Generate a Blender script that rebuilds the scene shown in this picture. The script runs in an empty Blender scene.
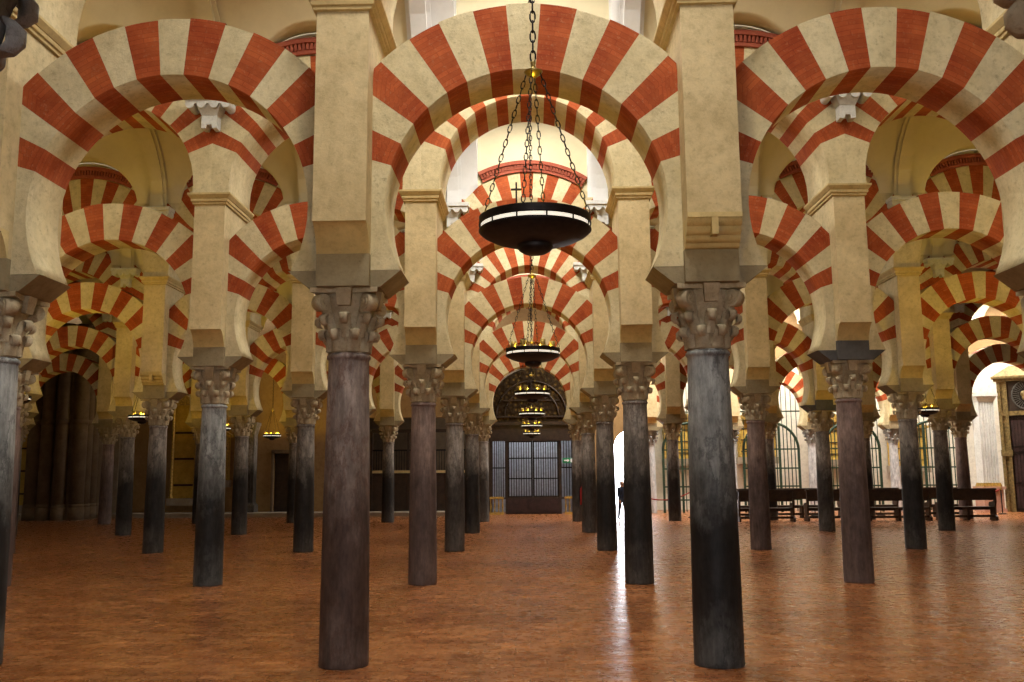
import bpy, bmesh, math, random
from mathutils import Vector, Matrix
random.seed(7)
C = bpy.context.scene.collection
PI = math.pi
def rad(a): return a * PI / 180

# ------------------------------------------------------------------ place measures (metres)
BAY = 3.4                     # column spacing along an arcade
ROW0, STEP = 8.673, 6.158     # first arcade and the width of a nave
def ROWY(n): return ROW0 + STEP * (n - 1)
YB = ROWY(6)                  # back wall line
HALF = 23.8
def colx(k): return (k + .5) * BAY
def bayx(b): return b * BAY
KR = {1: (-3, 2), 2: (-4, 3), 3: (-5, 4), 4: (-6, 5), 5: (-7, 6)}

# ------------------------------------------------------------------ mesh helpers
class MB:
    def __init__(s): s.v = []; s.f = []; s.m = []; s.sm = []; s.uv = []
    def vert(s, p): s.v.append(tuple(p)); return len(s.v) - 1
    def face(s, ids, m=0, smooth=False, uv=None):
        s.f.append(tuple(ids)); s.m.append(m); s.sm.append(smooth); s.uv.append(uv)
    def quad(s, a, b, c, d, m=0, smooth=False, uv=None):
        i = [s.vert(p) for p in (a, b, c, d)]; s.face(i, m, smooth, uv)
    def box(s, x0, x1, y0, y1, z0, z1, m=0):
        i = [s.vert((x, y, z)) for z in (z0, z1) for y in (y0, y1) for x in (x0, x1)]
        for q in ((0, 2, 3, 1), (4, 5, 7, 6), (0, 1, 5, 4), (2, 6, 7, 3), (0, 4, 6, 2), (1, 3, 7, 5)):
            s.face([i[j] for j in q], m)
    def frustum(s, b, t, z0, z1, m=0):
        # b, t = (x0,x1,y0,y1) bottom and top
        i = [s.vert((x, y, z0)) for y in b[2:] for x in b[:2]] + [s.vert((x, y, z1)) for y in t[2:] for x in t[:2]]
        for q in ((0, 2, 3, 1), (4, 5, 7, 6), (0, 1, 5, 4), (2, 6, 7, 3), (0, 4, 6, 2), (1, 3, 7, 5)):
            s.face([i[j] for j in q], m)
    def lathe(s, prof, n=24, c=(0, 0), m=0, smooth=True, a0=0.0, cap=True):
        rings = []
        for r, z in prof:
            rings.append([s.vert((c[0] + r * math.cos(a0 + 2 * PI * j / n), c[1] + r * math.sin(a0 + 2 * PI * j / n), z)) for j in range(n)])
        for a, b in zip(rings, rings[1:]):
            for j in range(n):
                s.face((a[j], a[(j + 1) % n], b[(j + 1) % n], b[j]), m, smooth)
        if cap:
            s.face(rings[0][::-1], m); s.face(rings[-1], m)
    def tube(s, pts, r, n=6, m=0, smooth=True, closed=False):
        pts = [Vector(p) for p in pts]; rings = []
        N = len(pts)
        for i, p in enumerate(pts):
            if closed: d = pts[(i + 1) % N] - pts[i - 1]
            else: d = pts[min(i + 1, N - 1)] - pts[max(i - 1, 0)]
            d.normalize()
            a = Vector((0, 0, 1)) if abs(d.z) < .9 else Vector((1, 0, 0))
            u = d.cross(a).normalized(); w = d.cross(u)
            rr = r[i] if isinstance(r, (list, tuple)) else r
            rings.append([s.vert(p + u * rr * math.cos(2 * PI * j / n) + w * rr * math.sin(2 * PI * j / n)) for j in range(n)])
        prs = list(zip(rings, rings[1:])) + ([(rings[-1], rings[0])] if closed else [])
        for a, b in prs:
            for j in range(n): s.face((a[j], a[(j + 1) % n], b[(j + 1) % n], b[j]), m, smooth)
        if not closed:
            s.face(rings[0][::-1], m); s.face(rings[-1], m)
    def prism(s, poly, axis, lo, hi, m=0, smooth=False):
        # poly: 2-D points; axis 'x' -> (y,z), 'y' -> (x,z), 'z' -> (x,y)
        def P(p, t):
            return {'x': (t, p[0], p[1]), 'y': (p[0], t, p[1]), 'z': (p[0], p[1], t)}[axis]
        a = [s.vert(P(p, lo)) for p in poly]; b = [s.vert(P(p, hi)) for p in poly]
        n = len(poly)
        for j in range(n): s.face((a[j], a[(j + 1) % n], b[(j + 1) % n], b[j]), m, smooth)
        s.face(a[::-1], m); s.face(b, m)
    def mesh(s, name, mats, fix=True):
        me = bpy.data.meshes.new(name); me.from_pydata(s.v, [], s.f)
        for m in (mats if isinstance(mats, (list, tuple)) else [mats]): me.materials.append(m)
        me.polygons.foreach_set('material_index', s.m); me.polygons.foreach_set('use_smooth', s.sm)
        if any(u is not None for u in s.uv):
            L = me.uv_layers.new(name='UVMap')
            for p, u in zip(me.polygons, s.uv):
                if u is None: continue
                for li, c in zip(p.loop_indices, u): L.data[li].uv = c
        if fix:
            bm = bmesh.new(); bm.from_mesh(me)
            bmesh.ops.remove_doubles(bm, verts=bm.verts, dist=1e-5)
            bmesh.ops.recalc_face_normals(bm, faces=bm.faces)
            bm.to_mesh(me); bm.free()
        me.update(); return me
    def build(s, name, mats, parent=None, loc=(0, 0, 0), rz=0, fix=True):
        return obj(name, s.mesh(name, mats, fix), parent, loc, rz)

def obj(name, me, parent=None, loc=(0, 0, 0), rz=0):
    o = bpy.data.objects.new(name, me); C.objects.link(o)
    o.location = loc; o.rotation_euler = (0, 0, rz)
    if parent: o.parent = parent
    return o
def tag(o, label, cat, group=None, kind='thing'):
    o['label'] = label; o['category'] = cat; o['kind'] = kind
    if group: o['group'] = group
    return o
def thing(name, label, cat, loc=(0, 0, 0), rz=0, group=None):
    return tag(obj(name, None, None, loc, rz), label, cat, group)
def struct(name, mb, mats, fix=True):
    o = mb.build(name, mats, fix=fix); o['kind'] = 'structure'; return o

# ------------------------------------------------------------------ materials
def newmat(name, rough=.8, metal=0.0, spec=.3):
    m = bpy.data.materials.new(name); m.use_nodes = True
    nt = m.node_tree; b = nt.nodes['Principled BSDF']
    b.inputs['Roughness'].default_value = rough; b.inputs['Metallic'].default_value = metal
    b.inputs['Specular IOR Level'].default_value = spec
    return m, nt, b
def nd(nt, t, **kw):
    n = nt.nodes.new(t)
    for k, v in kw.items(): setattr(n, k, v)
    return n
def coords(nt, scale=(1, 1, 1), rnd=True):
    tc = nd(nt, 'ShaderNodeTexCoord'); mp = nd(nt, 'ShaderNodeMapping')
    mp.inputs['Scale'].default_value = scale
    if rnd:
        oi = nd(nt, 'ShaderNodeObjectInfo'); ml = nd(nt, 'ShaderNodeMath', operation='MULTIPLY'); ml.inputs[1].default_value = 37.0
        nt.links.new(oi.outputs['Random'], ml.inputs[0])
        ad = nd(nt, 'ShaderNodeVectorMath', operation='ADD')
        nt.links.new(tc.outputs['Object'], ad.inputs[0]); nt.links.new(ml.outputs[0], ad.inputs[1])
        nt.links.new(ad.outputs[0], mp.inputs['Vector'])
    else: nt.links.new(tc.outputs['Object'], mp.inputs['Vector'])
    return mp.outputs['Vector'], tc.outputs['Object']
def noise(nt, vec, scale, detail=4, rough=.6):
    n = nd(nt, 'ShaderNodeTexNoise'); n.inputs['Scale'].default_value = scale
    n.inputs['Detail'].default_value = detail; n.inputs['Roughness'].default_value = rough
    nt.links.new(vec, n.inputs['Vector']); return n.outputs['Fac']
def ramp(nt, fac, stops):
    r = nd(nt, 'ShaderNodeValToRGB'); e = r.color_ramp.elements
    while len(e) < len(stops): e.new(.5)
    for el, (p, c) in zip(e, stops):
        el.position = p; el.color = (*c, 1) if len(c) == 3 else c
    nt.links.new(fac, r.inputs['Fac']); return r.outputs['Color']
def mix(nt, fac, a, b, mode='MIX'):
    n = nd(nt, 'ShaderNodeMix', data_type='RGBA', blend_type=mode)
    for v, i in ((fac, 0), (a, 6), (b, 7)):
        if isinstance(v, (int, float)): n.inputs[i].default_value = v
        elif isinstance(v, tuple): n.inputs[i].default_value = (*v, 1)
        else: nt.links.new(v, n.inputs[i])
    return n.outputs[2]
def bump(nt, b, h, strength=.3, dist=.02):
    n = nd(nt, 'ShaderNodeBump'); n.inputs['Strength'].default_value = strength; n.inputs['Distance'].default_value = dist
    nt.links.new(h, n.inputs['Height']); nt.links.new(n.outputs['Normal'], b.inputs['Normal'])
def stone(name, c1, c2, spot, scale=1.6, rough=.85, bs=.35, spots=(.62, .74), mott=.6):
    m, nt, b = newmat(name, rough)
    v, _ = coords(nt)
    big = noise(nt, v, scale, 5, .62); fine = noise(nt, v, scale * 9, 6, .7)
    col = ramp(nt, big, [(.36, c1), (.64, c2)])
    sp = ramp(nt, fine, [(spots[0], (0, 0, 0)), (spots[1], (1, 1, 1))])
    col = mix(nt, sp, col, mix(nt, .45, c2, spot))
    mid = noise(nt, v, scale * 5.5, 7, .78)
    col = mix(nt, mott, col, ramp(nt, mid, [(.3, (.62, .58, .52)), (.5, (1, 1, 1)), (.7, (1.16, 1.14, 1.1))]), 'MULTIPLY')
    nt.links.new(col, b.inputs['Base Color'])
    bump(nt, b, fine, bs, .02)
    return m
def plain(name, c, rough=.6, metal=0.0, spec=.4, var=.15, scale=8):
    m, nt, b = newmat(name, rough, metal, spec)
    v, _ = coords(nt)
    f = noise(nt, v, scale, 3)
    lo = tuple(x * (1 - var) for x in c); hi = tuple(min(1, x * (1 + var)) for x in c)
    nt.links.new(ramp(nt, f, [(.35, lo), (.65, hi)]), b.inputs['Base Color'])
    return m
def emit(name, c, s):
    m, nt, b = newmat(name); b.inputs['Base Color'].default_value = (*c, 1)
    b.inputs['Emission Color'].default_value = (*c, 1); b.inputs['Emission Strength'].default_value = s
    return m

M = {}
M['cream'] = stone('cream_limestone', (.76, .64, .385), (.62, .505, .28), (.27, .20, .10), 1.9, .85, .5, (.57, .72))
M['plaster'] = stone('beige_plaster', (.73, .58, .325), (.59, .455, .24), (.27, .19, .10), 1.7, .88, .4, (.58, .74))
M['mould'] = stone('moulding_plaster', (.68, .52, .24), (.56, .41, .18), (.4, .28, .11), 2, .85, .15)
M['vault'] = stone('vault_limewash', (.82, .71, .46), (.77, .65, .40), (.66, .53, .29), .8, .9, .06, (.7, .95), .15)
M['vaultwhite'] = stone('white_limewash', (.82, .8, .76), (.77, .75, .7), (.66, .62, .55), .8, .9, .06, (.7, .95), .15)
M['impost'] = stone('grey_impost_stone', (.37, .295, .17), (.26, .20, .11), (.12, .09, .055), 2.2, .8, .4)
M['impostdark'] = stone('dark_impost_stone', (.12, .11, .105), (.085, .08, .075), (.05, .045, .04), 2.2, .75, .3)
M['white'] = stone('white_stucco', (.78, .76, .70), (.68, .66, .6), (.5, .48, .42), 2.5, .8, .2)
M['trimred'] = stone('red_brick_trim', (.42, .11, .06), (.34, .075, .04), (.22, .05, .03), 4, .85, .2)
def redbrick():
    m, nt, b = newmat('red_brick', .85)
    v, _ = coords(nt)
    big = noise(nt, v, 2.3, 5, .65); fine = noise(nt, v, 26, 5, .7)
    uv = nd(nt, 'ShaderNodeUVMap'); br = nd(nt, 'ShaderNodeTexBrick')
    br.inputs['Scale'].default_value = 1.0; br.inputs['Brick Width'].default_value = .3; br.inputs['Row Height'].default_value = .05
    br.inputs['Mortar Size'].default_value = .004; br.inputs['Mortar Smooth'].default_value = .4
    br.inputs['Color1'].default_value = (1, 1, 1, 1); br.inputs['Color2'].default_value = (.72, .68, .66, 1); br.inputs['Mortar'].default_value = (.62, .55, .52, 1)
    nt.links.new(uv.outputs['UV'], br.inputs['Vector'])
    col = ramp(nt, big, [(.34, (.36, .057, .012)), (.66, (.55, .125, .031))])
    col = mix(nt, ramp(nt, fine, [(.56, (0, 0, 0)), (.72, (.7, .7, .7))]), col, (.52, .21, .09))
    col = mix(nt, .8, col, br.outputs['Color'], 'MULTIPLY')
    nt.links.new(col, b.inputs['Base Color']); bump(nt, b, fine, .35, .015)
    return m
M['red'] = redbrick()
def marble(name, c1, c2, vein, low, rough=.42, band=(1.55, 2.15), lowmix=.9):
    m, nt, b = newmat(name, rough + .14, 0, .2)
    v, raw = coords(nt, (1, 1, .28)); v2, _ = coords(nt, (1, 1, .5))
    a = noise(nt, v, 7, 6, .65); w = noise(nt, v2, 3.2, 8, .7)
    col = ramp(nt, a, [(.32, tuple(x * .72 for x in c1)), (.68, c2)])
    vn = ramp(nt, w, [(.46, (0, 0, 0)), (.5, (.6, .6, .6)), (.54, (0, 0, 0))])
    col = mix(nt, vn, col, vein)
    # hand-worn dark polish on the lower shaft, with a ragged upper edge
    sx = nd(nt, 'ShaderNodeSeparateXYZ'); nt.links.new(raw, sx.inputs[0])
    wob = nd(nt, 'ShaderNodeMath', operation='MULTIPLY_ADD'); wob.inputs[1].default_value = -1.3
    nt.links.new(w, wob.inputs[0]); nt.links.new(sx.outputs['Z'], wob.inputs[2])
    mr = nd(nt, 'ShaderNodeMapRange'); mr.inputs['From Min'].default_value = band[0] - .65; mr.inputs['From Max'].default_value = band[1] - .65
    mr.inputs['To Min'].default_value = lowmix; mr.inputs['To Max'].default_value = 0
    nt.links.new(wob.outputs[0], mr.inputs['Value'])
    mr2 = nd(nt, 'ShaderNodeMapRange'); mr2.inputs['From Min'].default_value = -.55; mr2.inputs['From Max'].default_value = -.05
    mr2.inputs['To Min'].default_value = .78; mr2.inputs['To Max'].default_value = 1
    nt.links.new(wob.outputs[0], mr2.inputs['Value'])
    mu = nd(nt, 'ShaderNodeMath', operation='MULTIPLY'); nt.links.new(mr.outputs[0], mu.inputs[0]); nt.links.new(mr2.outputs[0], mu.inputs[1])
    col = mix(nt, mu.outputs[0], col, mix(nt, a, low, tuple(x * 1.9 for x in low)))
    nt.links.new(col, b.inputs['Base Color'])
    v3, _ = coords(nt, (1, 1, .12))
    st = noise(nt, v3, 22, 5, .7)
    mot = noise(nt, v2, 9, 6, .75)
    col = mix(nt, .85, col, ramp(nt, st, [(.3, (.62, .58, .56)), (.7, (1.3, 1.28, 1.25))]), 'MULTIPLY')
    col = mix(nt, .8, col, ramp(nt, mot, [(.34, (.6, .6, .6)), (.66, (1.35, 1.33, 1.3))]), 'MULTIPLY')
    nt.links.new(col, b.inputs['Base Color'])
    bump(nt, b, noise(nt, v, 18, 4), .12, .01)
    return m
M['sh_brown'] = marble('purple_brown_marble', (.28, .22, .185), (.41, .335, .29), (.16, .08, .055), (.05, .03, .023), .45, (1.2, 2.2), .93)
M['sh_blue'] = marble('blue_grey_marble', (.34, .36, .345), (.46, .475, .45), (.06, .06, .065), (.009, .0085, .008), .38, (1.2, 2.25), .98)
M['sh_grey'] = marble('grey_marble', (.33, .30, .26), (.45, .41, .36), (.12, .10, .08), (.018, .015, .013), .42)
M['sh_dark'] = marble('dark_grey_marble', (.28, .25, .215), (.40, .36, .31), (.07, .06, .05), (.010, .0095, .009), .4, (1.5, 2.5), .97)
M['sh_plum'] = marble('plum_breccia', (.25, .17, .14), (.36, .265, .225), (.27, .2, .17), (.05, .034, .03), .42, (1.5, 2.4), .85)
M['sh_white'] = marble('pale_grey_marble', (.5, .5, .5), (.62, .61, .6), (.4, .4, .42), (.36, .33, .33), .4, (.6, 1.2), .4)
M['cap'] = stone('capital_stone', (.60, .49, .31), (.42, .325, .195), (.18, .125, .075), 4, .8, .45, (.56, .72))
M['capgrey'] = stone('grey_capital_stone', (.38, .37, .34), (.27, .26, .24), (.14, .13, .12), 5, .8, .5, (.56, .7))
M['gold'] = plain('gilded_wood', (.52, .34, .08), .45, .4, .5, .35, 14)
M['oldgold'] = plain('tarnished_gilding', (.20, .14, .05), .45, .4, .5, .4, 12)
M['iron'] = plain('black_iron', (.02, .015, .012), .5, .6, .4, .3, 20)
M['brass'] = plain('aged_brass', (.42, .32, .10), .35, .9, .5, .25, 20)
M['opal'] = plain('opal_glass', (.85, .82, .72), .3, 0, .5, .03)
M['wooddark'] = plain('dark_walnut', (.032, .018, .010), .5, 0, .4, .35, 6)
M['woodred'] = plain('dark_red_wood', (.035, .016, .014), .5, 0, .4, .35, 5)
M['wall'] = stone('ochre_wall_plaster', (.40, .25, .11), (.32, .19, .08), (.2, .12, .05), .9, .9, .15)
M['wallcream'] = stone('cream_chapel_wall', (.82, .77, .65), (.77, .71, .58), (.62, .55, .4), .9, .9, .1)
M['yellow'] = stone('yellow_altarpiece', (.72, .48, .10), (.55, .34, .06), (.3, .18, .04), 3, .6, .3)
M['pierbrown'] = stone('brown_stone', (.22, .15, .085), (.16, .105, .06), (.08, .05, .03), 1.6, .85, .2)
M['green'] = plain('green_painted_iron', (.025, .05, .028), .5, .2, .4, .25, 12)
M['pinkmarble'] = stone('pink_marble', (.58, .33, .23), (.46, .24, .17), (.7, .55, .45), 3, .5, .1, (.55, .68))
M['step'] = stone('pale_stone_step', (.42, .34, .25), (.34, .27, .19), (.24, .18, .12), 2, .8, .15)
M['redpaint'] = plain('red_enamel', (.42, .02, .02), .35, 0, .5, .05)
M['rope'] = plain('red_velvet', (.30, .03, .025), .9, 0, .2, .2, 20)
M['silver'] = plain('silvered_metal', (.10, .10, .09), .45, .6, .5, .2, 14)
M['greensign'] = plain('green_sign', (.02, .22, .09), .5, 0, .4, .05)
M['signwhite'] = plain('white_sign', (.8, .8, .8), .5, 0, .4, .03)
M['jacket'] = plain('dark_jacket', (.03, .04, .07), .85, 0, .2, .2, 20)
M['jeans'] = plain('blue_jeans', (.06, .09, .15), .9, 0, .2, .2, 20)
M['skin'] = plain('skin', (.55, .33, .23), .55, 0, .4, .05)
M['hair'] = plain('dark_hair', (.03, .02, .014), .6, 0, .4, .2, 30)
M['shoe'] = plain('dark_shoe', (.02, .02, .02), .6, 0, .4, .2)
M['skyglass'] = emit('skylight_glass', (1.0, .97, .92), 38)
M['skyglass_back'] = emit('skylight_glass_bright', (1.0, .97, .92), 60)
M['skyglass_side'] = emit('skylight_glass_small', (1.0, .96, .84), 12)
M['skyglass_dim'] = emit('dim_skylight_glass', (1.0, .92, .72), 1.6)  # clean panes, glow set weaker to keep most side naves dim
M['flame'] = emit('lamp_bulb', (1.0, .72, .36), 25)

def floormat():
    m, nt, b = newmat('terracotta_paving', .34, 0, .45)
    tc = nd(nt, 'ShaderNodeTexCoord')
    br = nd(nt, 'ShaderNodeTexBrick'); br.inputs['Scale'].default_value = 1
    br.inputs['Brick Width'].default_value = .30; br.inputs['Row Height'].default_value = .15
    br.inputs['Mortar Size'].default_value = .007; br.inputs['Mortar Smooth'].default_value = .6
    br.inputs['Color1'].default_value = (.26, .088, .027, 1); br.inputs['Color2'].default_value = (.43, .178, .066, 1)
    br.inputs['Mortar'].default_value = (.19, .075, .028, 1); br.inputs['Bias'].default_value = -.1
    nt.links.new(tc.outputs['Object'], br.inputs['Vector'])
    n1 = noise(nt, tc.outputs['Object'], 1.3, 7, .72); n2 = noise(nt, tc.outputs['Object'], 7, 5, .65)
    col = mix(nt, .75, br.outputs['Color'], ramp(nt, n1, [(.32, (.5, .42, .36)), (.68, (1.38, 1.3, 1.15))]), 'MULTIPLY')
    col = mix(nt, ramp(nt, n2, [(.55, (0, 0, 0)), (.75, (.5, .5, .5))]), col, (.50, .23, .09))
    nt.links.new(col, b.inputs['Base Color'])
    rr = nd(nt, 'ShaderNodeMapRange'); rr.inputs['To Min'].default_value = .15; rr.inputs['To Max'].default_value = .4
    nt.links.new(n2, rr.inputs['Value']); nt.links.new(rr.outputs[0], b.inputs['Roughness'])
    mp = nd(nt, 'ShaderNodeMapping'); mp.inputs['Scale'].default_value = (1.0, 1.0, 1.0)
    nt.links.new(tc.outputs['Object'], mp.inputs['Vector'])
    n3 = noise(nt, mp.outputs[0], 2.6, 2, .5)
    h = nd(nt, 'ShaderNodeMath', operation='MULTIPLY_ADD'); h.inputs[1].default_value = -.06
    nt.links.new(br.outputs['Fac'], h.inputs[0]); nt.links.new(n3, h.inputs[2])
    bump(nt, b, h.outputs[0], .3, .03)
    return m
M['floor'] = floormat()

# ------------------------------------------------------------------ arch ring
def arch_mesh(name, R1, zc, zfoot, clip, R2, thick, a_first, count, mats, seed, trim=None, phase=0, vjit=.012):
    """horseshoe ring centred on x=0: cream feet, alternating voussoirs; clipped at |x|=clip"""
    rnd = random.Random(seed)
    mb = MB(); t = thick / 2
    step = (180 - 2 * a_first) / count
    edges = [a_first + i * step + (rnd.uniform(-.5, .5) if 0 < i < count else 0) for i in range(count + 1)]
    acl = math.degrees(math.acos(clip / R2))
    segs = []      # (angle list, material, radius)
    def sub(a, b, n=4):
        L = [a + (b - a) * i / n for i in range(n + 1)]
        for brk in (acl, 180 - acl):
            if a < brk < b: L.append(brk)
        return sorted(L)
    segs.append((sub(0, a_first, 3), 0, R2))
    for i in range(count):
        segs.append((sub(edges[i], edges[i + 1]), (i + 1 + phase) % 2, R2 + rnd.uniform(-vjit, vjit)))
    segs.append((sub(180 - a_first, 180, 3), 0, R2))
    def outer(a, r):
        c, s_ = math.cos(rad(a)), math.sin(rad(a))
        if abs(c) * r > clip: r = clip / abs(c)
        return r * c, zc + r * s_
    for angs, mt, r2 in segs:
        am = (angs[0] + angs[-1]) / 2
        prev = None
        for a in angs:
            ci, si = R1 * math.cos(rad(a)), zc + R1 * math.sin(rad(a))
            ox, oz = outer(a, r2)
            uA = rad(a - am) * (R1 + r2) / 2
            cur = (ci, si, ox, oz, uA)
            if prev:
                pi_, ps, pox, poz, uP = prev
                L1 = math.hypot(ox - ci, oz - si)
                uvf = ((uP, 0), (uP, L1), (uA, L1), (uA, 0))
                uvd = ((uP, 0), (uP, thick), (uA, thick), (uA, 0))
                mb.quad((pi_, -t, ps), (pox, -t, poz), (ox, -t, oz), (ci, -t, si), mt, False, uvf)
                mb.quad((pi_, t, ps), (pox, t, poz), (ox, t, oz), (ci, t, si), mt, False, uvf)
                mb.quad((pi_, -t, ps), (pi_, t, ps), (ci, t, si), (ci, -t, si), mt, True, uvd)
                mb.quad((pox, -t, poz), (pox, t, poz), (ox, t, oz), (ox, -t, oz), mt, False, uvd)
            prev = cur
    zs = [zfoot + (zc - zfoot) * i / 5 for i in range(6)]
    for sgn in (-1, 1):
        prev = None
        for z in zs:
            xi = math.sqrt(max(0, R1 ** 2 - (zc - z) ** 2)) * sgn
            if prev:
                xp, zp = prev; xo = clip * sgn
                for yy in (-t, t): mb.quad((xp, yy, zp), (xo, yy, zp), (xo, yy, z), (xi, yy, z), 0)
                mb.quad((xp, -t, zp), (xp, t, zp), (xi, t, z), (xi, -t, z), 0, True)
                mb.quad((xo, -t, zp), (xo, t, zp), (xo, t, z), (xo, -t, z), 0)
            else:
                mb.quad((xi, -t, z), (xi, t, z), (clip * sgn, t, z), (clip * sgn, -t, z), 0)
            prev = (xi, z)
    return mb.mesh(name, mats)
LOW = [arch_mesh('horseshoe_arch', r1, zc, 3.60, 1.455, r2, .60, 17, 15, [M['cream'], M['red']], 10 + i) for i, (r1, r2, zc) in
       enumerate(((1.33, 1.94, 4.22), (1.34, 1.95, 4.21), (1.325, 1.935, 4.22), (1.335, 1.95, 4.2), (1.33, 1.995, 4.22), (1.345, 1.915, 4.21), (1.325, 1.93, 4.185)))]
RU, ZU, RU2 = 1.41, 6.37, 2.18
UP = [arch_mesh('round_arch', RU, ZU, 6.21, 1.6995, RU2, 1.13, 22, 17, [M['cream'], M['red']], 30 + i) for i in range(4)]
def trim_mesh(a0=62, a1=118):
    mb = MB(); n = 46
    y = .565
    for sgn in (-1, 1):
        for (ra, rb, dep, lo) in ((2.185, 2.25, .05, 0), (2.36, 2.44, .10, 0)):
            for i in range(n):
                A, B = rad(a0 + (a1 - a0) * i / n), rad(a0 + (a1 - a0) * (i + 1) / n)
                pts = [(ra * math.cos(A), ZU + ra * math.sin(A)), (rb * math.cos(A), ZU + rb * math.sin(A)), (rb * math.cos(B), ZU + rb * math.sin(B)), (ra * math.cos(B), ZU + ra * math.sin(B))]
                mb.prism(pts, 'y', sgn * y, sgn * (y + dep), 0)
        nd_ = 34
        for i in range(nd_):
            A = rad(a0 + (a1 - a0) * (i + .2) / nd_); B = rad(a0 + (a1 - a0) * (i + .8) / nd_)
            pts = [(2.25 * math.cos(A), ZU + 2.25 * math.sin(A)), (2.36 * math.cos(A), ZU + 2.36 * math.sin(A)), (2.36 * math.cos(B), ZU + 2.36 * math.sin(B)), (2.25 * math.cos(B), ZU + 2.25 * math.sin(B))]
            mb.prism(pts, 'y', sgn * y, sgn * (y + .075), 0)
        for i in range(n):
            A, B = rad(a0 + (a1 - a0) * i / n), rad(a0 + (a1 - a0) * (i + 1) / n)
            pts = [(2.25 * math.cos(A), ZU + 2.25 * math.sin(A)), (2.36 * math.cos(A), ZU + 2.36 * math.sin(A)), (2.36 * math.cos(B), ZU + 2.36 * math.sin(B)), (2.25 * math.cos(B), ZU + 2.25 * math.sin(B))]
            mb.prism(pts, 'y', sgn * y, sgn * (y + .02), 0)
    return mb.mesh('dentil_trim', M['trimred'])
TRIM, TRIMC = trim_mesh(), trim_mesh(55.5, 117.5)

# ------------------------------------------------------------------ column meshes
ZCAP, ZIMP = 2.845, 3.44
def shaft_mesh(mat, r0=.226, r1=.19):
    mb = MB(); h = ZCAP
    prof = [(r0 - .004, 0), (r0, .012)]
    for i in range(0, 15):
        f = i / 14; z = .06 + (h - .13) * f
        prof.append((r0 + (r1 - r0) * f + .006 * math.sin(PI * f), z))
    prof += [(r1 + .004, h - .055), (r1 + .016, h - .045), (r1 + .016, h - .02), (r1 + .004, h - .01), (r1, h)]
    mb.lathe(prof, 40)
    return mb.mesh('shaft', mat)
SHAFT = {k: shaft_mesh(M[k]) for k in ('sh_brown', 'sh_blue', 'sh_grey', 'sh_dark', 'sh_plum')}
SHAFT['sh_white'] = shaft_mesh(M['sh_white'], .2, .17)

def leaf(mb, ang, z0, z1, r0, r1, w, curl, m=0):
    """a thick plain acanthus leaf rising on the bell and curling outward at its tip"""
    ca, sa = math.cos(ang), math.sin(ang)
    prof = []
    n = 7
    for i in range(n + 1):
        t = i / n
        prof.append((r0 + (r1 - r0) * t ** 1.5, z0 + (z1 - z0) * t, w * (1 - .25 * t ** 2)))
    h = z1
    prof += [(r1 + curl * .6, h + .014, w * .74), (r1 + curl, h - .008, w * .66), (r1 + curl * .98, h - .055, w * .58), (r1 + curl * .55, h - .085, w * .45)]
    rows = []
    for r, z, ww in prof:
        row = []
        for s_, dr in ((-1, -.016), (-.5, .012), (0, .022), (.5, .012), (1, -.016)):
            rr = r + dr; x = rr * ca - s_ * ww / 2 * sa; y = rr * sa + s_ * ww / 2 * ca
            row.append(mb.vert((x, y, z)))
        rows.append(row)
    inner = []
    for r, z, ww in prof:
        rr = r - .03
        inner.append([mb.vert((rr * ca - s_ * ww / 2 * sa, rr * sa + s_ * ww / 2 * ca, z - .004)) for s_ in (-1, 1)])
    for a, b in zip(rows, rows[1:]):
        for j in range(4): mb.face((a[j], a[j + 1], b[j + 1], b[j]), m, True)
    for i in range(len(prof) - 1):
        mb.face((rows[i][0], rows[i + 1][0], inner[i + 1][0], inner[i][0]), m, True)
        mb.face((rows[i][4], inner[i][1], inner[i + 1][1], rows[i + 1][4]), m, True)
        mb.face((inner[i][0], inner[i + 1][0], inner[i + 1][1], inner[i][1]), m, True)
    mb.face(rows[-1] + [inner[-1][1], inner[-1][0]], m)

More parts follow.
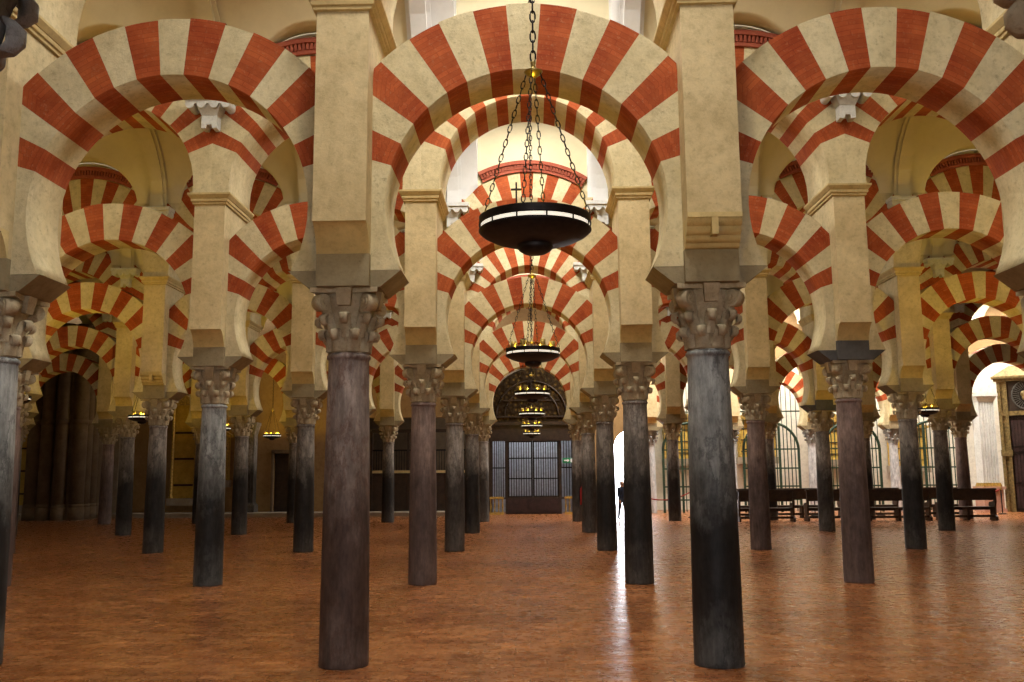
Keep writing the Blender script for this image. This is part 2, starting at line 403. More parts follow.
def capital_mesh(mat, seed=0, sc=1.0):
    mb = MB(); z0 = ZCAP; H = ZIMP - ZCAP
    rnd = random.Random(seed)
    mb.lathe([(.188, z0), (.192, z0 + .06), (.20, z0 + .22), (.225, z0 + .38), (.262, z0 + .48), (.27, z0 + .56)], 32)
    for i in range(8):
        leaf(mb, 2 * PI * i / 8 + PI / 8, z0 + .015, z0 + .20 + rnd.uniform(-.012, .012), .196, .222, .135, .055)
    for i in range(8):
        leaf(mb, 2 * PI * i / 8, z0 + .14, z0 + .345 + rnd.uniform(-.012, .012), .20, .25, .13, .065)
    # corner volutes: a stalk flaring to the corner, ending in a scroll
    for i in range(4):
        a = PI / 4 + PI / 2 * i; ca, sa = math.cos(a), math.sin(a)
        pts = []; rr = []
        for j in range(7):
            t = j / 6; r = .205 + .10 * t ** 1.6; pts.append((r * ca, r * sa, z0 + .28 + .2 * t)); rr.append(.05 + .015 * t)
        mb.tube(pts, rr, 8)
        # scroll disc, axis tangent to the bell
        cx, cz = .315, z0 + .465
        for dr, w in ((.078, .055), (.052, .07), (.026, .084)):
            ring = []
            for sgn in (-1, 1):
                ring.append([mb.vert(((cx + dr * math.cos(2 * PI * q / 14)) * ca - sgn * w * sa, (cx + dr * math.cos(2 * PI * q / 14)) * sa + sgn * w * ca, cz + dr * math.sin(2 * PI * q / 14))) for q in range(14)])
            for q in range(14): mb.face((ring[0][q], ring[0][(q + 1) % 14], ring[1][(q + 1) % 14], ring[1][q]), 0, True)
            mb.face(ring[0][::-1]); mb.face(ring[1])
    # abacus with concave sides and a boss on each side
    poly = []
    for i in range(4):
        a = PI / 2 * i
        for t in (-1, -.85, -.5, 0, .5, .85):
            w = .315 - .05 * (1 - t * t) if abs(t) < .99 else .315
            x, y = w, t * .315
            poly.append((x * math.cos(a) - y * math.sin(a), x * math.sin(a) + y * math.cos(a)))
    mb.prism(poly, 'z', z0 + .55, z0 + H, 0)
    for i in range(4):
        a = PI / 2 * i; ca, sa = math.cos(a), math.sin(a)
        pts = []
        for (r, t, z) in ((.22, -.06, .43), (.29, -.06, .43), (.29, .06, .43), (.22, .06, .43), (.22, -.075, .596), (.322, -.075, .596), (.322, .075, .596), (.22, .075, .596)):
            pts.append(mb.vert((r * ca - t * sa, r * sa + t * ca, z0 + min(z, H - .002))))
        for q in ((0, 3, 2, 1), (4, 5, 6, 7), (0, 1, 5, 4), (1, 2, 6, 5), (2, 3, 7, 6), (3, 0, 4, 7)): mb.face([pts[j] for j in q])
    return mb.mesh('capital', mat)
CAP = [capital_mesh(M['cap'], 1), capital_mesh(M['cap'], 2), capital_mesh(M['capgrey'], 3)]
def impost_mesh(mat):
    mb = MB()
    mb.box(-.247, .247, -.375, .375, ZIMP, 3.74)
    mb.frustum((-.335, .335, -.298, .298), (-.53, .53, -.298, .298), ZIMP, 3.598)
    return mb.mesh('impost_block', mat)
IMP = {'g': impost_mesh(M['impost']), 'd': impost_mesh(M['impostdark'])}
def pier_mesh():
    mb = MB()
    mb.box(-.245, .245, -.372, .372, 3.742, 4.0)
    mb.box(-.245, .245, -.575, .575, 4.0, 6.025)
    return mb.mesh('pier', M['plaster'])
PIER = pier_mesh()
def roll_mesh(lobed):
    mb = MB(); sgn = -1
    poly = [(sgn * .374, 3.742)]
    if lobed:
        n = 4
        for i in range(n):
            ya, za = .374 + .19 * i / n, 3.742 + .258 * (i / n) ** 1.3
            yb, zb = .374 + .19 * (i + 1) / n, 3.742 + .258 * ((i + 1) / n) ** 1.3
            for q in range(1, 7):
                t = q / 6; bx = math.sin(PI * t) * .022
                dx, dz = yb - ya, zb - za; L = math.hypot(dx, dz)
                poly.append((sgn * (ya + dx * t + bx * dz / L), za + dz * t - bx * dx / L))
    else:
        for q in range(1, 11):
            t = q / 10 * PI / 2
            poly.append((sgn * (.374 + .2 * (1 - math.cos(t)) ** .8), 3.742 + .257 * math.sin(t) ** 1.25))
    poly += [(sgn * .575, 3.999), (sgn * .36, 3.999), (sgn * .36, 3.742)]
    mb.prism(poly, 'x', -.246, .246, 0, False)
    if lobed:
        mb.box(-.246, .246, -.588, -.575, 3.985, 4.03)
        mb.box(-.03, .03, -.585, -.4, 3.83, 4.0)
    return mb.mesh('roll_corbel', M['mould'])
ROLL = [roll_mesh(False), roll_mesh(True)]
def cornice_mesh():
    mb = MB()
    prof = [(.0, 6.025), (.03, 6.035), (.03, 6.065), (.05, 6.075), (.055, 6.10), (.05, 6.12), (.06, 6.125), (.10, 6.18), (.10, 6.209), (.0, 6.209)]
    rings = []
    for o, z in prof:
        x, y = .245 + o, .575 + o * .8
        rings.append([mb.vert(p) for p in ((-x, -y, z), (x, -y, z), (x, y, z), (-x, y, z))])
    for a, b in zip(rings, rings[1:]):
        for j in range(4): mb.face((a[j], a[(j + 1) % 4], b[(j + 1) % 4], b[j]))
    mb.face(rings[0][::-1]); mb.face(rings[-1])
    return mb.mesh('cornice', M['mould'])
CORN = cornice_mesh()
def bracket_mesh():
    mb = MB()
    f, b_ = -.30, 0
    mb.box(-.38, .38, f - .03, b_, 7.80, 7.885)
    mb.box(-.36, .36, f, b_, 7.735, 7.80)
    for x in (-.29, -.10, .10, .29):     # scalloped pendants
        pts = [(x + .072 * math.cos(a), 7.737 + .075 * math.sin(a)) for a in [PI + PI * q / 10 for q in range(11)]]
        mb.prism(pts, 'y', f, b_, 0, False)
    mb.frustum((-.13, .13, -.2, 0), (-.2, .2, -.26, 0), 7.58, 7.736)
    mb.box(-.125, .125, -.19, 0, 7.42, 7.582)
    for sx in (-1, 1):
        mb.prism([(sx * .125, 7.425), (sx * .125, 7.365), (sx * .055, 7.36), (sx * .035, 7.425)], 'y', -.19, 0, 0)
    return mb.mesh('bracket', M['white'])
BRK = bracket_mesh()

ORD = ['', '', 'second', 'third', 'fourth', 'fifth', 'sixth', 'seventh']
ROWN = ['nearest', 'first', 'second', 'third', 'fourth', 'fifth', 'back']
def kpos(k):
    n = k + 1 if k >= 0 else -k
    side = 'right' if k >= 0 else 'left'
    return ('just %s of the central aisle' % side) if n == 1 else ('%s to the %s of the central aisle' % (ORD[n], side))
def bpos(b):
    if b == 0: return 'spanning the central aisle'
    side = 'right' if b > 0 else 'left'
    n = abs(b)
    return ('one bay %s of the central aisle' if n == 1 else ['', '', 'two', 'three', 'four', 'five', 'six', 'seven'][n] + ' bays %s of the central aisle') % side
LOOK = {'sh_brown': 'purple-brown', 'sh_blue': 'blue-grey', 'sh_grey': 'grey', 'sh_dark': 'dark grey', 'sh_plum': 'plum-brown', 'sh_white': 'pale grey'}
FIX = {(1, -1): 'sh_brown', (1, 0): 'sh_blue', (1, -2): 'sh_blue', (1, 1): 'sh_grey', (2, -1): 'sh_plum', (2, 0): 'sh_dark', (2, -2): 'sh_blue', (2, 1): 'sh_plum',
       (3, -1): 'sh_grey', (3, 0): 'sh_dark', (3, -2): 'sh_dark', (3, 1): 'sh_plum', (3, -3): 'sh_dark', (3, 2): 'sh_dark', (4, -1): 'sh_dark', (4, 0): 'sh_grey', (4, -3): 'sh_dark'}
rnd = random.Random(3)
def column(n, k, y=None, look=None, cap=None, imp=None):
    look = look or FIX.get((n, k)) or rnd.choice(['sh_dark', 'sh_grey', 'sh_dark', 'sh_blue', 'sh_plum'])
    lab = '%s marble column in the %s arcade, %s' % (LOOK[look], ROWN[n], kpos(k))
    t = thing('column', lab, 'column', (colx(k), ROWY(n) if y is None else y, 0), 0, 'columns of the %s arcade' % ROWN[n])
    obj('shaft', SHAFT[look], t)
    obj('capital', CAP[rnd.choice([0, 1]) if cap is None else cap], t)
    o = obj('impost_block', IMP[imp or ('d' if (n, k) in ((2, 1), (4, 2)) else 'g')], t)
    return t
# the capital stubs of the row the photographer stands behind
c0 = column(0, -1, ROWY(0), 'sh_blue', 2, 'g'); c0.location.x -= .085; c0.scale.z = 1.012
c0 = column(0, 0, ROWY(0), 'sh_dark', 0, 'd'); c0.location.x += .025; c0.scale.z = 1.012
for n, (k0, k1) in KR.items():
    y = ROWY(n)
    for k in range(k0, k1 + 1):
        column(n, k)
        p = obj('pier', PIER, None, (colx(k), y, 0))
        tag(p, 'plastered pier on the %s arcade column %s' % (ROWN[n], kpos(k)), 'pier', 'piers of the %s arcade' % ROWN[n])
        rm = ROLL[1 if (n, k) in ((1, 0), (1, 1), (3, -3), (4, 1)) else 0]
        obj('roll_corbel', rm, p); obj('roll_corbel', rm, p, (0, 0, 0), PI)
        obj('cornice', CORN, p)
        br = obj('bracket', BRK, None, (colx(k), y - .566, -.115))
        tag(br, 'white scalloped bracket on the %s arcade, %s' % (ROWN[n], kpos(k)), 'bracket', 'vault brackets of the %s arcade' % ROWN[n])
    for b in range(k0 + 1, k1 + 1):
        a = obj('horseshoe_arch', LOW[{(1, 0): 4, (1, -1): 5, (1, 1): 6}.get((n, b), rnd.randrange(4))], None, (bayx(b), y, 0))
        tag(a, 'red-and-cream lower horseshoe arch, %s arcade, %s' % (ROWN[n], bpos(b)), 'arch', 'lower arches of the %s arcade' % ROWN[n])
        u = obj('round_arch', UP[rnd.randrange(4)], None, (bayx(b), y, 0))
        tag(u, 'red-and-cream upper round arch, %s arcade, %s' % (ROWN[n], bpos(b)), 'arch', 'upper arches of the %s arcade' % ROWN[n])
        obj('dentil_trim', TRIMC if b == 0 else TRIM, u)
    # wall carried by the upper arches
    mb = MB(); N = 24
    for b in range(k0 + 1, k1 + 1):
        for i in range(N):
            ua, ub = -1.7 + 3.4 * i / N, -1.7 + 3.4 * (i + 1) / N
            za, zb = ZU + math.sqrt(RU2 ** 2 - ua * ua), ZU + math.sqrt(RU2 ** 2 - ub * ub)
            X = bayx(b); T = 11.4 if b == 0 else 9.9
            for yy in (-.555, .555): mb.quad((X + ua, y + yy, za), (X + ub, y + yy, zb), (X + ub, y + yy, T), (X + ua, y + yy, T))
            mb.quad((X + ua, y - .555, za), (X + ub, y - .555, zb), (X + ub, y + .555, zb), (X + ua, y + .555, za))
            mb.quad((X + ua, y - .555, T), (X + ub, y - .555, T), (X + ub, y + .555, T), (X + ua, y + .555, T))
    struct('wall_arcade', mb, M['vault'])

# ------------------------------------------------------------------ vaults over the naves
ZS, LA, LB, BB = 7.89, 1.19, 1.05, 1.95
def vault(n):
    y0, y1 = ROWY(n) + .56, ROWY(n + 1) - .56
    yc, h = (y0 + y1) / 2, (y1 - y0) / 2
    mb = MB()
    def zb(t): return ZS + BB * math.sqrt(max(0, 1 - t * t))
    for b in range(-7, 8):
        X = bayx(b); center = (b == 0)
        us = sorted(set([-1.7, -1.45, -LA, LA, 1.45, 1.7] + [LA * math.sin(PI / 2 * i / 12) for i in range(-12, 13)]))
        if center: us = [-1.7, -1.45, -1.13, 1.38, 1.5, 1.7]
        prev = None
        for u in us:
            za = ZS + LB * math.sqrt(max(0, 1 - (u / LA) ** 2)) if abs(u) < LA else ZS
            tg = math.sqrt(max(0, 1 - ((za - ZS) / BB) ** 2))
            ts = [-1 + (1 - tg) * i / 2 for i in range(2)] + [-tg * math.cos(PI * i / 20) for i in range(21)] + [tg + (1 - tg) * i / 2 for i in (1, 2)]
            col = []
            for t in ts:
                z = za if abs(t) > tg + 1e-6 else zb(t)
                col.append((X + u, yc + h * t, max(z, za)))
            if prev and not (center and abs(u - 1.38) < 1e-6):
                for i in range(len(col) - 1):
                    mb.quad(prev[i], prev[i + 1], col[i + 1], col[i], 0 if not (center or b in (-1, 1) and False) else 1, True)
            prev = col
        # rib band along the column line
        for sgn in ((1,) if b == 7 else (1,)):
            xr = X + 1.7
            m = 1 if b in (-1, 0) else 0
            for i in range(20):
                ta, tb = -math.cos(PI * i / 20), -math.cos(PI * (i + 1) / 20)
                for w, dz in ((.20, .05), (.13, .09)):
                    A, B2 = (yc + h * ta * (1 - dz / h), zb(ta) - dz), (yc + h * tb * (1 - dz / h), zb(tb) - dz)
                    mb.quad((xr - w, *A), (xr + w, *A), (xr + w, *B2), (xr - w, *B2), m)
                    for sx in (-w, w):
                        mb.quad((xr + sx, *A), (xr + sx, *B2), (xr + sx, B2[0], B2[1] + dz), (xr + sx, A[0], A[1] + dz), m)
        if center:   # raised lantern above the central aisle
            for sx in (-1.13, 1.38):
                for i in range(20):
                    ta, tb = -math.cos(PI * i / 20), -math.cos(PI * (i + 1) / 20)
                    mb.quad((sx, yc + h * ta, zb(ta)), (sx, yc + h * tb, zb(tb)), (sx, yc + h * tb, 10.15), (sx, yc + h * ta, 10.15), 1)
            pr = None
            for i in range(17):
                u = .125 - 1.255 * math.cos(PI * i / 16); z = 10.15 + .5 * math.sin(PI * i / 16)
                if pr: mb.quad((pr[0], y0, pr[1]), (u, y0, z), (u, y1, z), (pr[0], y1, pr[1]), 1, True)
                pr = (u, z)
    struct('ceiling', mb, [M['vault'], M['vaultwhite']])
for n in range(0, 6): vault(n)

# ------------------------------------------------------------------ skylights (daylight of the place)
wn = [0]
def skylight(x, y, z, sx, sy, mat, fm):
    wn[0] += 1
    mb = MB()
    mb.box(x - sx / 2 - .07, x + sx / 2 + .07, y - sy / 2 - .07, y + sy / 2 + .07, z + .012, z + .07)
    for a, b2, c, d in ((x - sx / 2 - .07, x - sx / 2, y - sy / 2 - .07, y + sy / 2 + .07), (x + sx / 2, x + sx / 2 + .07, y - sy / 2 - .07, y + sy / 2 + .07), (x - sx / 2, x + sx / 2, y - sy / 2 - .07, y - sy / 2), (x - sx / 2, x + sx / 2, y + sy / 2, y + sy / 2 + .07)):
        mb.box(a, b2, c, d, z - .06, z + .012)
    f = struct('window_%d' % wn[0], mb, fm)
    g = MB(); g.quad((x - sx / 2, y - sy / 2, z), (x - sx / 2, y + sy / 2, z), (x + sx / 2, y + sy / 2, z), (x + sx / 2, y - sy / 2, z))
    p = g.build('pane', mat, f)
for n in range(0, 5):
    skylight(0, ROWY(n) + STEP / 2, 10.0, 1.4, 2.2, M['skyglass'], M['vaultwhite'])
for n in range(0, 5):
    for b in (-4, -3, -2, -1, 1, 2, 3, 4):
        skylight(bayx(b), ROWY(n) + STEP / 2, 9.62, .6, 2.1, M['skyglass_side' if n == 1 else 'skyglass_dim'], M['vault'])
for b in range(1, 7):
    skylight(bayx(b), ROWY(5) + STEP / 2 + .2, 9.62, 1.5, 2.2, M['skyglass_back'], M['vaultwhite'])

# ------------------------------------------------------------------ shell
mb = MB(); mb.quad((-HALF - 1, -14, 0), (HALF + 1, -14, 0), (HALF + 1, 50, 0), (-HALF - 1, 50, 0)); struct('floor', mb, M['floor'], False)
mb = MB(); mb.box(-HALF - .3, -HALF, -8, YB + 4, 0, 11.5); struct('wall_left', mb, M['wall'])
mb = MB(); mb.box(HALF, HALF + .3, -8, YB + 4, 0, 11.5); struct('wall_right', mb, M['wall'])
mb = MB(); mb.box(-HALF, HALF, -8, ROWY(0) + .56, 9.9, 10.1); struct('ceiling_rear', mb, M['vault'])

mb = MB(); mb.box(-HALF, -3.4, -8.3, -8, 0, 11.4); mb.box(4.0, HALF, -8.3, -8, 0, 11.4); mb.box(-3.4, 4.0, -8.3, -8, 7.0, 11.4); struct('wall_rear', mb, M['wall'])

# back wall: plain to the left, with the gate bay, the daylight door and the chapel bays to the right
mb = MB()
mb.box(-HALF, -10.95, YB, YB + .5, 0, 11.4); mb.box(-9.55, -7.0, YB, YB + .5, 0, 11.4); mb.box(-10.95, -9.55, YB, YB + .5, 2.62, 11.4)
mb.box(-7.0, -1.75, YB, YB + .5, 4.1, 11.4)
mb.box(-1.75, 1.9, YB, YB + .5, 6.2, 11.4)
mb.box(1.9, 3.55, YB, YB + .5, 0, 11.4); mb.box(5.05, 5.1, YB, YB + .5, 0, 11.4)
xs = [3.55 + 1.5 * (1 - math.cos(PI * i / 20)) / 2 for i in range(21)]
fdoor = lambda x: 2.75 + .75 * math.sqrt(max(0, 1 - ((x - 4.3) / .75) ** 2))
for a, b in zip(xs, xs[1:]):
    mb.prism([(a, fdoor(a)), (b, fdoor(b)), (b, 11.4), (a, 11.4)], 'y', YB, YB + .5)
mb.box(5.1, HALF, YB - .1, YB + .5, 6.4, 11.4)
struct('wall_back', mb, M['wall'])
mb = MB(); mb.box(5.3, HALF, YB + 3.4, YB + 3.6, 0, 8.5); mb.box(5.15, 5.3, YB + .5, YB + 3.6, 0, 8.5); mb.box(5.15, HALF, YB + .5, YB + 3.6, 8.5, 8.7)
struct('wall_chapel', mb, M['wallcream'])
mb = MB(); mb.box(-11.2, 3.0, YB + 2.6, YB + 2.8, 0, 7); mb.box(3.0, 3.15, YB + .5, YB + 2.8, 0, 7); mb.box(-11.2, 3.15, YB + .5, YB + 2.8, 7, 7.2); mb.box(-11.35, -11.2, YB + .5, YB + 2.8, 0, 7.2)
struct('wall_passage', mb, M['pierbrown'])
mb = MB(); mb.box(-HALF, -1.9, YB - 1.6, YB, 0, .16); struct('floor_step', mb, M['step'])

# ------------------------------------------------------------------ chandeliers
M['ring'] = emit('lit_opal_glass', (1.0, .9, .72), .9)
def chain_mesh(p0, p1, L=.062, r=.0038, w=.0115):
    mb = MB(); p0, p1 = Vector(p0), Vector(p1); d = (p1 - p0); tot = d.length; d.normalize()
    a = Vector((0, 0, 1)) if abs(d.z) < .95 else Vector((1, 0, 0))
    u = d.cross(a).normalized(); v = d.cross(u)
    n = max(1, round(tot / (L * .8)))
    for i in range(n):
        c = p0 + d * (tot * (i + .5) / n); side = u if i % 2 else v
        half = tot / n * .5 + r * 1.4
        pts = []
        for q in range(10):
            t = 2 * PI * q / 10
            pts.append(c + d * math.cos(t) * half + side * math.sin(t) * w)
        mb.tube(pts, r, 5, 0, True, True)
    return mb
def bowl_mesh():
    mb = MB()
    mb.lathe([(.32, -.004), (.35, .0), (.352, -.008), (.325, -.032), (.27, -.06), (.2, -.082), (.115, -.094), (.105, -.098), (.112, -.112), (.10, -.13), (.07, -.148), (.03, -.158)], 48)
    return mb.mesh('bowl', M['iron'])
def band_mesh():
    mb = MB(); mb.lathe([(.335, .026), (.349, .026), (.352, .03), (.347, .07), (.35, .077), (.335, .077), (.335, .026)], 48, cap=False)
    for i in range(12):
        a = 2 * PI * i / 12 + .2
        mb.tube([(.342 * math.cos(a), .342 * math.sin(a), -.005), (.342 * math.cos(a), .342 * math.sin(a), .032)], .006, 6)
    return mb.mesh('rim_band', M['iron'])
def ring_mesh():
    mb = MB(); mb.lathe([(.334, .0), (.342, .0), (.342, .027), (.334, .027), (.334, .0)], 48, cap=False); return mb.mesh('glass_ring', M['ring'])
def hub_mesh():
    mb = MB(); mb.lathe([(.012, 1.0), (.03, 1.01), (.055, 1.03), (.06, 1.04), (.04, 1.05), (.018, 1.065), (.014, 1.09), (.02, 1.10), (.006, 1.115)], 20); return mb.mesh('hub', M['brass'])
def cross_mesh():
    mb = MB(); mb.box(-.005, .005, -.004, .004, .08, .205); mb.box(-.032, .032, -.004, .004, .155, .167); return mb.mesh('cross', M['iron'])
BOWL, BAND, RING, HUB, CROSS = bowl_mesh(), band_mesh(), ring_mesh(), hub_mesh(), cross_mesh()
CH = [chain_mesh((.34 * math.cos(rad(a)), .34 * math.sin(rad(a)), .085), (.045 * math.cos(rad(a)), .045 * math.sin(rad(a)), 1.03)).mesh('chain', M['iron']) for a in (168, 78, -12, -102)]
def cup_mesh():
    mb = MB(); mb.lathe([(.012, .0), (.03, .005), (.034, .03), (.036, .085), (.03, .085), (.028, .03), (.008, .02)], 12); return mb.mesh('oil_cup', M['opal'])
CUP = cup_mesh(); CUP.materials[0] = M['brass']
MAINC = chain_mesh((0, 0, 1.11), (0, 0, 9.95 - 3.217), .085, .006, .017).mesh('main_chain', M['iron'])
MAINS = chain_mesh((0, 0, 1.11), (0, 0, 9.82 - 3.217), .085, .006, .017).mesh('main_chain', M['iron'])
LAMPS = []
NAVE = ['', 'first', 'second', 'third', 'fourth', 'fifth', 'sixth']
def chandelier(x, n):
    y = ROWY(n) + STEP / 2
    LAMPS.append((x, y))
    lab = ('large dark iron bowl chandelier with a cross on its rim, nearest in the central aisle' if n == 0 else 'iron bowl lamp on chains, %s from the front in the central aisle' % NAVE[n + 1]) if abs(x) < 1 else 'iron bowl lamp on chains, %s from the front, three bays %s of the central aisle' % (NAVE[n + 1], 'left' if x < 0 else 'right')
    t = thing('chandelier', lab, 'chandelier', (x, y, 3.217), 0, 'iron bowl chandeliers')
    obj('bowl', BOWL, t); obj('rim_band', BAND, t); obj('glass_ring', RING, t); obj('hub', HUB, t)
    for c in CH: obj('chain', c, t)
    obj('main_chain', MAINC if abs(x) < 1 else MAINS, t)
    o = obj('cross', CROSS, t, (-.11, -.325, 0))
    if n > 0:
        for i in range(6):
            obj('oil_cup', CUP, t, (.25 * math.cos(PI * i / 3), .25 * math.sin(PI * i / 3), .09))
for n in range(6): chandelier(.062, n)
for n in range(6): chandelier(-10.2, n)
for n in range(4): chandelier(10.2, n)

# ------------------------------------------------------------------ the gate at the end of the central aisle
def carved():
    m, nt, b = newmat('carved_gilt_wood', .85, 0, .1)
    v, raw = coords(nt, (1, 1, 1), False)
    vo = nd(nt, 'ShaderNodeTexVoronoi'); vo.inputs['Scale'].default_value = 5.5; nt.links.new(v, vo.inputs['Vector'])
    nz = noise(nt, v, 16, 5)
    col = ramp(nt, vo.outputs['Distance'], [(.12, (.12, .07, .018)), (.45, (.028, .016, .006))])
    col = mix(nt, ramp(nt, nz, [(.5, (0, 0, 0)), (.7, (.8, .8, .8))]), col, (.015, .01, .006))
    nt.links.new(col, b.inputs['Base Color']); bump(nt, b, vo.outputs['Distance'], .8, .05)
    return m
M['carved'] = carved()
def bars(mb, x0, x1, y, z0, ztop, sp, w=.012, d=.012):
    n = max(2, round((x1 - x0) / sp))
    for i in range(n + 1):
        x = x0 + (x1 - x0) * i / n
        zt = ztop(x) if callable(ztop) else ztop
        if zt > z0 + .05: mb.box(x - w, x + w, y - d, y + d, z0, zt)
g = thing('gate', 'tall dark metal double gate under a carved tympanum closing the central aisle', 'gate', (0.07, YB - .1, 0))
mb = MB()
mb.box(-1.80, -1.68, -.08, .08, 0, 3.1); mb.box(1.68, 1.80, -.08, .08, 0, 3.1); mb.box(-1.13, -1.03, -.07, .07, 0, 3.1); mb.box(1.13, 1.23, -.07, .07, 0, 3.1)
mb.box(-1.68, 1.68, -.05, .05, .62, .7)
mb.build('frame', M['wooddark'], g)
mb = MB(); mb.box(-1.84, 1.84, -.14, .12, 3.05, 3.2); mb.box(-1.8, 1.8, -.1, .1, 3.2, 3.72); mb.box(-1.86, 1.86, -.18, .12, 3.72, 3.86); mb.build('lintel', M['wooddark'], g)
mb = MB()
pts = [(1.8 * math.cos(PI * i / 30), 4.25 + 1.9 * math.sin(PI * i / 30)) for i in range(31)]
mb.prism([(1.8, 3.86)] + pts + [(-1.8, 3.86)], 'y', -.02, .06)
tp = mb.build('tympanum', M['carved'], g)
mb = MB()
for r in (1.15, 1.5):
    mb.tube([(r * math.cos(PI * i / 24), -.04, 4.1 + r * math.sin(PI * i / 24)) for i in range(25)], .035, 6)
mb.box(-1.5, 1.5, -.07, -.02, 4.05, 4.12); mb.box(-.04, .04, -.07, -.02, 4.1, 5.6); mb.box(-1.2, 1.2, -.06, -.02, 4.75, 4.8)
mb.build('carved_rib', M['wooddark'], tp)
for x0, x1 in ((-1.03, .02), (.03, 1.13)):
    mb = MB()
    mb.box(x0, x0 + .05, -.03, .03, .7, 3.05); mb.box(x1 - .05, x1, -.03, .03, .7, 3.05)
    for z in (.7, 1.45, 2.3, 3.0): mb.box(x0, x1, -.03, .03, z, z + .05)
    bars(mb, x0 + .05, x1 - .05, 0, .7, 3.05, .10, .016)
    d = mb.build('gate_door', M['iron'], g)
for x0, x1 in ((-1.68, -1.13), (1.23, 1.68)):
    mb = MB(); bars(mb, x0, x1, 0, .7, 3.05, .10, .016); mb.box(x0, x1, -.02, .02, 1.9, 1.95); mb.build('side_grille', M['iron'], g)
mb = MB(); mb.box(-1.03, 1.13, -.06, .04, 0, .62)
for i in range(5): mb.box(-1.0 + i * .43, -.64 + i * .43, -.08, -.06, .08, .54)
mb.build('bottom_panel', M['woodred'], g)
# daylit screen seen through the bars
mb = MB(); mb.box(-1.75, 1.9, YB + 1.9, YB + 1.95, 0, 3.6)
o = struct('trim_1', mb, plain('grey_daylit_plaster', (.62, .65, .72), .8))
sg = tag(MB().build('dummy', M['iron']), '', '') if False else None
t = thing('exit_sign', 'small green sign on the right side of the dark central gate', 'sign', (1.62, YB - .22, 2.22))
mb = MB(); mb.box(-.26, .26, -.015, .015, -.11, .11); mb.build('plate', M['greensign'], t)
mb = MB(); mb.prism([(-.2, -.03), (-.06, -.03), (-.06, -.075), (.03, 0), (-.06, .075), (-.06, .03), (-.2, .03)], 'y', -.022, -.014); mb.box(.07, .2, -.022, -.014, -.08, .08); mb.build('arrow', M['signwhite'], t)
def balustrade(x, w, lab):
    t = thing('balustrade', lab, 'balustrade', (x, YB - .55, 0), 0, 'gilded balustrades by the gate')
    mb = MB(); mb.box(-w / 2, w / 2, -.05, .05, .64, .72); mb.box(-w / 2 + .05, w / 2 - .05, -.04, .04, .72, .74); mb.build('top_rail', M['gold'], t)
    mb = MB(); mb.box(-w / 2, w / 2, -.05, .05, 0, .1); mb.build('bottom_rail', M['gold'], t)
    n = 4
    for i in range(n):
        xx = -w / 2 + .05 + (w - .1) * i / (n - 1)
        mb = MB(); mb.lathe([(.022, .1), (.03, .14), (.018, .2), (.036, .32), (.02, .5), (.03, .58), (.024, .64)], 10, (xx, 0)); mb.build('baluster', M['gold'], t)
balustrade(-1.42, .6, 'small gilded balustrade at the left foot of the central gate')
balustrade(1.68, .55, 'small gilded balustrade at the right foot of the central gate')
# fire extinguisher hung on the fifth arcade column
t = thing('fire_extinguisher', 'red fire extinguisher on the column right of the central gate', 'fire extinguisher', (1.82, ROWY(5) - .31, .58))
mb = MB(); mb.lathe([(.06, 0), (.075, .01), (.078, .05), (.078, .5), (.07, .56), (.04, .61), (.028, .63), (.028, .66)], 18); mb.build('cylinder_body', M['redpaint'], t)
mb = MB(); mb.lathe([(.03, .655), (.034, .67), (.03, .70), (.012, .72)], 12); mb.box(-.02, .08, -.012, .012, .70, .715); mb.box(-.02, .08, -.012, .012, .735, .75); mb.build('valve', M['iron'], t)
mb = MB(); mb.tube([(-.03, 0, .68), (-.08, 0, .66), (-.10, -.01, .55), (-.095, -.01, .25), (-.09, -.01, .12)], .011, 6); mb.build('hose', M['iron'], t)
mb = MB(); mb.box(-.05, .05, .07, .1, .2, .5); mb.build('bracket', M['iron'], t)

# ------------------------------------------------------------------ left back: screens, door, pilasters, gilded altarpieces, great pier
for i, x in enumerate((-5.55, -3.1)):
    w = 2.35
    t = thing('wooden_screen', 'dark wooden screen with a pale rail, %s the central gate' % ('farther left of' if i == 0 else 'next on the left of'), 'screen', (x, YB - .25, .16), 0, 'dark screens left of the gate')
    mb = MB()
    for sx in (-w / 2, -w / 6, w / 6, w / 2): mb.box(sx - .05, sx + .05, -.06, .06, 0, 3.36)
    mb.box(-w / 2, w / 2, -.08, .08, 3.28, 3.42); mb.build('post_frame', M['wooddark'], t)
    mb = MB(); mb.box(-w / 2 + .05, w / 2 - .05, -.03, .03, 0, 1.58)
    for k in range(3):
        x0 = -w / 2 + .12 + k * w / 3; mb.box(x0, x0 + w / 3 - .22, -.045, -.03, .2, 1.4)
    mb.build('lower_panel', M['wooddark'], t)
    mb = MB(); mb.box(-w / 2 + .05, w / 2 - .05, -.07, .07, 1.58, 1.69); mb.build('rail', M['mould'], t)
    mb = MB(); bars(mb, -w / 2 + .1, w / 2 - .1, 0, 1.69, 2.5, .11, .012); mb.box(-w / 2, w / 2, -.03, .03, 2.5, 2.57); mb.build('upper_grille', M['iron'], t)
mb = MB(); mb.box(-10.93, -9.57, YB + .1, YB + .18, .16, 2.6)
for k in range(2):
    for z0, z1 in ((.35, 1.2), (1.35, 2.4)): mb.box(-10.8 + k * .65, -10.28 + k * .65, YB + .07, YB + .1, z0, z1)
dr = struct('door_1', mb, M['wooddark'])
mb = MB(); mb.box(-11.05, -10.95, YB - .08, YB + .02, .16, 2.72); mb.box(-9.55, -9.45, YB - .08, YB + .02, .16, 2.72); mb.box(-11.05, -9.45, YB - .08, YB + .02, 2.62, 2.76); struct('trim_2', mb, M['pierbrown'])
mb = MB(); mb.lathe([(.02, 1.3), (.035, 1.31), (.02, 1.33)], 10, (-10.2, YB + .04)); mb.build('door_handle', M['brass'], dr)
